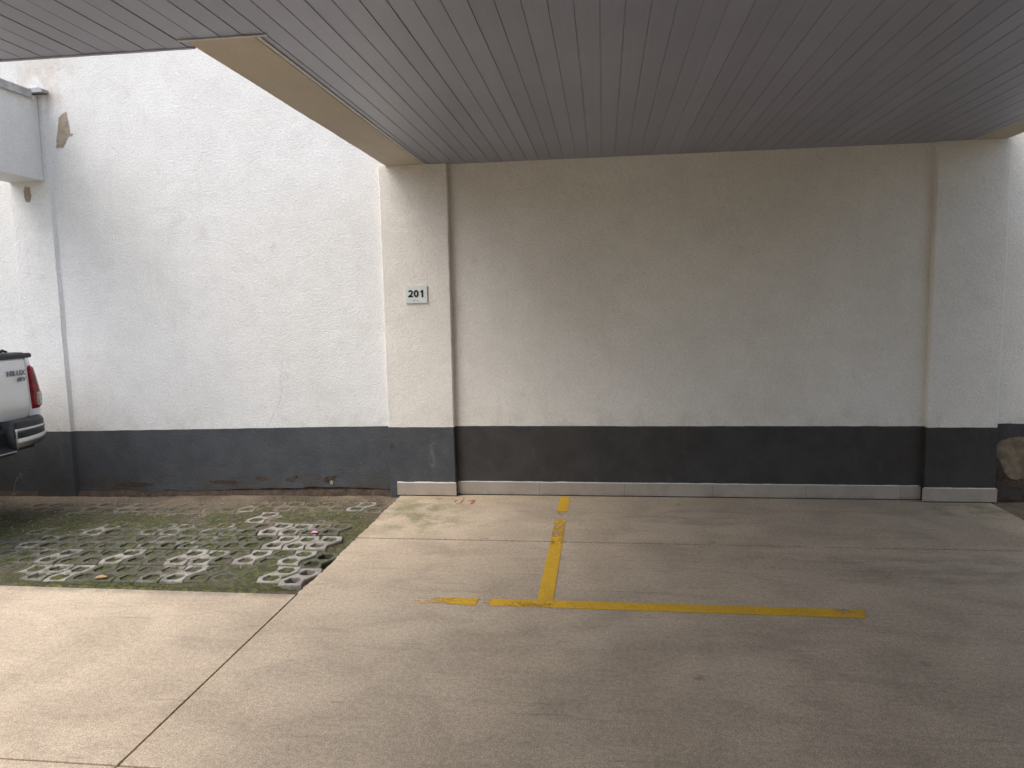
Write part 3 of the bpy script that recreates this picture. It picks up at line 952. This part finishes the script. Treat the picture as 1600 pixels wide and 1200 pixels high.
# bed floor, front wall and soft cover
obj('bed', box(TX - 1.58, TX - .06, TY - .80, TY + .80, .78, .84), 'plastic', truck)
rows = []
for i in range(13):
    u = .12 + 1.44 * i / 12
    rows.append([T(u, -.79 + 1.58 * j / 14, 1.452 + .022 * math.sin(math.pi * j / 14) + .008 * mn.noise(Vector((u * 9, j * .8, 0)))) for j in range(15)])
o = obj('bed_cover', loft(rows)[0], 'rubber', truck, smooth=True)
o.modifiers.new('solid', 'SOLIDIFY').thickness = .02
bm = tube([T(.06, .30 + .05 * i, 1.468 + .010 * math.sin(i * 2.3)) for i in range(8)], [.008 + .006 * (i % 3 == 0) for i in range(8)], 6)
obj('cover_strap', bm, 'rubber', truck, smooth=True)

# tail lights: curved round the rear corner, red with a clear outer lower lens
def corner_pt(t, w, proud):          # t 0..1 from the seam round the corner to the side
    vs_ = vs_side(w)
    path = [(0, .785), (0, vs_ - .075)]
    for k in range(1, 7):
        a = math.pi / 2 * k / 6
        path.append((.075 - .075 * math.cos(a), vs_ - .075 + .075 * math.sin(a)))
    path.append((.26, vs_))
    L = [0]
    for p, q in zip(path, path[1:]): L.append(L[-1] + math.hypot(p[0] - q[0], p[1] - q[1]))
    d = t * L[-1]
    for i in range(len(path) - 1):
        if d <= L[i + 1] + 1e-9:
            f = (d - L[i]) / max(1e-9, L[i + 1] - L[i])
            u = path[i][0] + (path[i + 1][0] - path[i][0]) * f; v = path[i][1] + (path[i + 1][1] - path[i][1]) * f
            tx, ty = path[i + 1][0] - path[i][0], path[i + 1][1] - path[i][1]
            n = math.hypot(tx, ty); return u - proud * ty / n, v + proud * tx / n
    return path[-1]
def lamp(s, t0, t1, w0, w1, proud, name, mat, parent, n=18, m=12, taper=True):
    rows = []
    for j in range(m + 1):
        w = w0 + (w1 - w0) * j / m
        ta = t0 + (.05 * (1 - j / m) if taper else 0)
        tb = t1 - (.22 * max(0, (j / m - .55) / .45) ** 1.5 if taper else 0)
        r = []
        for i in range(n + 1):
            t = ta + (tb - ta) * i / n
            edge = min(i, n - i, j, m - j)
            u, v = corner_pt(t, w, proud if edge > 0 else -.006)
            r.append(T(u, s * v, w))
        rows.append(r)
    return obj(name, loft(rows)[0], mat, parent, smooth=True)
for s in (1, -1):
    tl = lamp(s, .0, .93, .922, 1.338, .018, 'tail_light', 'redlens', truck)
    lamp(s, .13, .92, .945, 1.095, .024, 'clear_lens', 'clear', tl, 12, 8, False)

# rear bumper: deep black corners with two chrome bands, recessed centre step
PATH = [(-.135, .43), (-.145, .46), (-.147, .56), (-.142, .66), (-.128, .74), (-.095, .82), (-.03, .885), (.05, .925), (.16, .945), (.40, .945)]
def brow(w, off, lift=0.0, path=PATH, s=1):
    return [T(u - off * (1 if i < 6 else .5), s * (v + off * (0 if i < 5 else .8)), w + lift * max(0, (v - .5) / .45) ** 1.3 * (1 if i else 1)) for i, (u, v) in enumerate(path)]
bumper = empty('rear_bumper', (2.6, 0, .7)); bumper.parent = truck
for s in (1, -1):
    rows = [brow(.868, -.13, 0, s=s), brow(.872, -.03, 0, s=s), brow(.862, -.006, 0, s=s), brow(.845, 0, 0, s=s), brow(.70, .004, .01, s=s), brow(.638, .0, .045, s=s), brow(.624, -.012, .05, s=s), brow(.618, -.12, .05, s=s)]
    bm, V = loft(rows)
    bm.faces.new([r[0] for r in V])
    bc = obj('bumper_corner', bm, 'plastic', bumper, smooth=True)
    for (wa, wb, la, lb) in ((.800, .772, .0, .004), (.715, .640, .018, .046)):
        rows = [brow(wa + .003, .0, la, s=s), brow(wa, .008, la, s=s), brow(wb, .008, lb, s=s), brow(wb - .003, .0, lb, s=s)]
        obj('chrome_band', loft(rows)[0], 'chrome', bc, smooth=True)
    # upright chrome edge at the inner end
    bm = tube([T(-.147, s * .437, .80), T(-.152, s * .433, .76), T(-.152, s * .433, .66), T(-.146, s * .440, .625)], .007, 8)
    obj('chrome_edge', bm, 'chrome', bc, smooth=True)
    bm = bmesh.new(); bmesh.ops.create_uvsphere(bm, u_segments=10, v_segments=6, radius=.011, matrix=Matrix.Translation(T(-.148, s * .49, .735)))
    obj('parking_sensor', bm, 'void', bc, smooth=True)
prof = [(.06, .82), (-.02, .80), (-.05, .775), (-.055, .65), (-.075, .635), (-.135, .63), (-.14, .60), (-.10, .575), (.06, .575)]
rows = [[T(u, v, w) for u, w in prof] for v in (-.435, -.42, 0, .42, .435)]
bm, V = loft(rows); bm.faces.new(V[0]); bm.faces.new(V[-1][::-1])
obj('step', bm, 'plastic', bumper)
obj('chrome_edge', tube([T(-.142, -.43, .612), T(-.142, .43, .612)], .005, 6), 'chrome', bumper)
obj('valance', box(TX - .30, TX - .0, TY - .80, TY + .80, .58, .80), 'plastic', truck)

# cab, bonnet, glass
rows = []
for u, hw, z in [(1.58, .90, 1.15), (1.68, .76, 1.77), (1.95, .72, 1.815), (2.9, .72, 1.80), (3.15, .74, 1.74), (3.95, .86, 1.14)]:
    rows.append((u, hw, z))
bm = bmesh.new()
L = [bm.verts.new(T(u, hw, z)) for u, hw, z in rows]; Rr = [bm.verts.new(T(u, -hw, z)) for u, hw, z in rows]
for i in range(5): bm.faces.new((L[i], L[i + 1], Rr[i + 1], Rr[i]))
bm.faces.new(L); bm.faces.new(Rr[::-1]); bm.faces.new((L[0], Rr[0], Rr[-1], L[-1]))
obj('cab', bm, 'paint', truck, bevel=.03)
for s in (1, -1):
    for pts in ([(1.80, 1.19, .905), (2.55, 1.19, .905), (2.55, 1.68, .765), (1.88, 1.70, .763)], [(2.62, 1.19, .905), (3.62, 1.19, .90), (3.15, 1.64, .782), (2.62, 1.68, .768)]):
        bm = bmesh.new()
        a = [bm.verts.new(T(u, s * (v + .004), w)) for u, w, v in pts]; b = [bm.verts.new(T(u, s * (v - .02), w)) for u, w, v in pts]
        bm.faces.new(a); bm.faces.new(b[::-1])
        for i in range(4): bm.faces.new((a[i], b[i], b[(i + 1) % 4], a[(i + 1) % 4]))
        obj('side_window', bm, 'glass', truck)
    obj('door_mirror', box(TX - 3.55, TX - 3.40, TY + s * 1.0 - .09, TY + s * 1.0 + .09, 1.17, 1.36), 'paint', truck, bevel=.03)
    bm = box(TX - 5.16, TX - 5.02, TY + s * .68 - .17, TY + s * .68 + .17, .86, 1.02)
    obj('headlight', bm, 'clear', truck, bevel=.02)
bm = bmesh.new(); a = [bm.verts.new(T(u, v, w)) for u, v, w in [(1.592, .72, 1.25), (1.652, .66, 1.66), (1.652, -.66, 1.66), (1.592, -.72, 1.25)]]; bm.faces.new(a)
o = obj('rear_window', bm, 'glass', truck); sm = o.modifiers.new('s', 'SOLIDIFY'); sm.thickness = .02; sm.offset = 0
bm = bmesh.new(); a = [bm.verts.new(T(u, v, w)) for u, v, w in [(3.24, .68, 1.685), (3.87, .79, 1.20), (3.87, -.79, 1.20), (3.24, -.68, 1.685)]]; bm.faces.new(a)
o = obj('windscreen', bm, 'glass', truck); sm = o.modifiers.new('s', 'SOLIDIFY'); sm.thickness = .03; sm.offset = 0
rows = [[T(u, v, top_u(u) - .01 + .05 * (1 - (v / .9) ** 2)) for v in [-.88 + .16 * j for j in range(12)]] for u in (3.7, 4.0, 4.4, 4.8, 5.05)]
obj('bonnet', loft(rows)[0], 'paint', truck, smooth=True)
obj('grille', box(TX - 5.20, TX - 5.0, TY - .80, TY + .80, .50, 1.02), 'plastic', truck, bevel=.03)
obj('chassis', box(TX - 5.0, TX - .3, TY - .60, TY + .60, .36, .78), 'plastic', truck)

def wheel(u, s):
    c = Vector(T(u, s * .80, .38 + GZ + .003))
    prof = [(.23, -.11), (.34, -.125), (.372, -.10), (.38, -.05), (.38, .05), (.372, .10), (.34, .125), (.23, .11)]
    rows = [[(c.x + r * math.cos(a), c.y + y, c.z + r * math.sin(a)) for r, y in prof] for a in [2 * math.pi * k / 36 for k in range(37)]]
    w = empty('wheel', Vector(c) - Vector(truck.location)); w.parent = truck
    bm, V = loft(rows); bmesh.ops.remove_doubles(bm, verts=bm.verts, dist=1e-5)
    obj('tyre', bm, 'rubber', w, smooth=True)
    bm = bmesh.new()
    bmesh.ops.create_cone(bm, cap_ends=True, segments=32, radius1=.235, radius2=.235, depth=.12, matrix=Matrix.Translation(c) @ Matrix.Rotation(R(90), 4, 'X'))
    for k in range(6):
        a = 2 * math.pi * k / 6; d = Vector((math.cos(a), 0, math.sin(a))); n = Vector((-math.sin(a), 0, math.cos(a)))
        y0 = s * .06; y1 = s * .085
        q = [c + d * .03 - n * .035, c + d * .03 + n * .035, c + d * .22 + n * .022, c + d * .22 - n * .022]
        A = [bm.verts.new(p + Vector((0, y0, 0))) for p in q]; B = [bm.verts.new(p + Vector((0, y1, 0))) for p in q]
        bm.faces.new(B)
        for i in range(4): bm.faces.new((A[i], A[(i + 1) % 4], B[(i + 1) % 4], B[i]))
    obj('rim', bm, 'alloy', w)
for u in WHEELS:
    for s in (1, -1): wheel(u, s)

# ================================================================ small things on the ground
def bent_leaf(name, x, y, size, rz, mat, label, cat):
    bm = bmesh.new(); rows = []
    z = soil_height(x, y) + .012
    for i in range(7):
        t = i / 6 * 2 - 1; wd = size * .32 * math.sqrt(max(0, 1 - t * t)) + .0008
        px = t * size * .5
        rows.append([(px, -wd, .008 * (1 - t * t) + .006), (px, 0, .003 * (1 - t * t)), (px, wd, .011 * (1 - t * t) + .004)])
    loft(rows, bm)
    bmesh.ops.transform(bm, matrix=Matrix.Translation((x, y, z)) @ Matrix.Rotation(rz, 4, 'Z'), verts=bm.verts)
    o = obj(name, bm, mat, smooth=True); m = o.modifiers.new('s', 'SOLIDIFY'); m.thickness = .0012
    return tag(o, label, cat)
bent_leaf('fallen_leaf', -3.47, 4.53, .085, .4, 'leaf', 'dry orange brown leaf lying on moss near the concrete edge', 'leaf')
bent_leaf('flower_petal', -2.345, 5.57, .065, .2, 'petal', 'pink flower petal lying on the grass pavers', 'petal')
# dry weed by the wall under the truck's bumper
bm = tube([(-5.94, 6.62, -.03), (-5.95, 6.625, .04), (-5.935, 6.63, .10), (-5.90, 6.63, .15), (-5.85, 6.63, .185)], [.0035, .003, .0025, .002, .0012], 5)
tube([(-5.935, 6.63, .10), (-5.90, 6.61, .12), (-5.88, 6.60, .16)], [.002, .0016, .001], 5, bm)
for k in range(9):
    a = rnd.uniform(0, 6.28); bp = Vector((-5.85 + rnd.uniform(-.05, .02), 6.62, .175 + rnd.uniform(-.04, .02)))
    v = [bm.verts.new(bp), bm.verts.new(bp + Vector((.012 * math.cos(a), .004, .012 * math.sin(a)))), bm.verts.new(bp + Vector((.010 * math.cos(a + .8), -.004, .010 * math.sin(a + .8))))]
    bm.faces.new(v)
tag(obj('dry_weed', bm, 'twig'), 'thin dry weed stalk growing at the wall foot below the truck bumper', 'weed')
# sand and crumbs blown along the skirting and off the paver edge
rr = random.Random(11); bm = bmesh.new()
for k in range(420):
    q = rr.random()
    if q < .5: x, y = rr.uniform(-1.9, 3.3), 6.70 - abs(rr.gauss(0, .06))
    elif q < .75: x, y = -1.9 + abs(rr.gauss(0, .18)), rr.uniform(4.4, 6.5)
    elif q < .88: x, y = rr.uniform(-4.2, -1.95), 4.26 - abs(rr.gauss(0, .10))
    else: x, y = rr.uniform(-3.0, 3.0), rr.uniform(2.6, 6.5)
    if y > 6.655 and (x < -1.37 or x > 2.74): continue
    r = rr.uniform(.0015, .0042)
    bmesh.ops.create_icosphere(bm, subdivisions=1, radius=r, matrix=Matrix.Translation((x, y, r * .5)) @ Matrix.Diagonal((rr.uniform(.7, 1.5), rr.uniform(.7, 1.4), .6, 1)))
tag(obj('floor_grit', bm, 'grit'), 'pale sand and crumbs scattered on the concrete floor along the skirting', 'grit', kind='stuff')
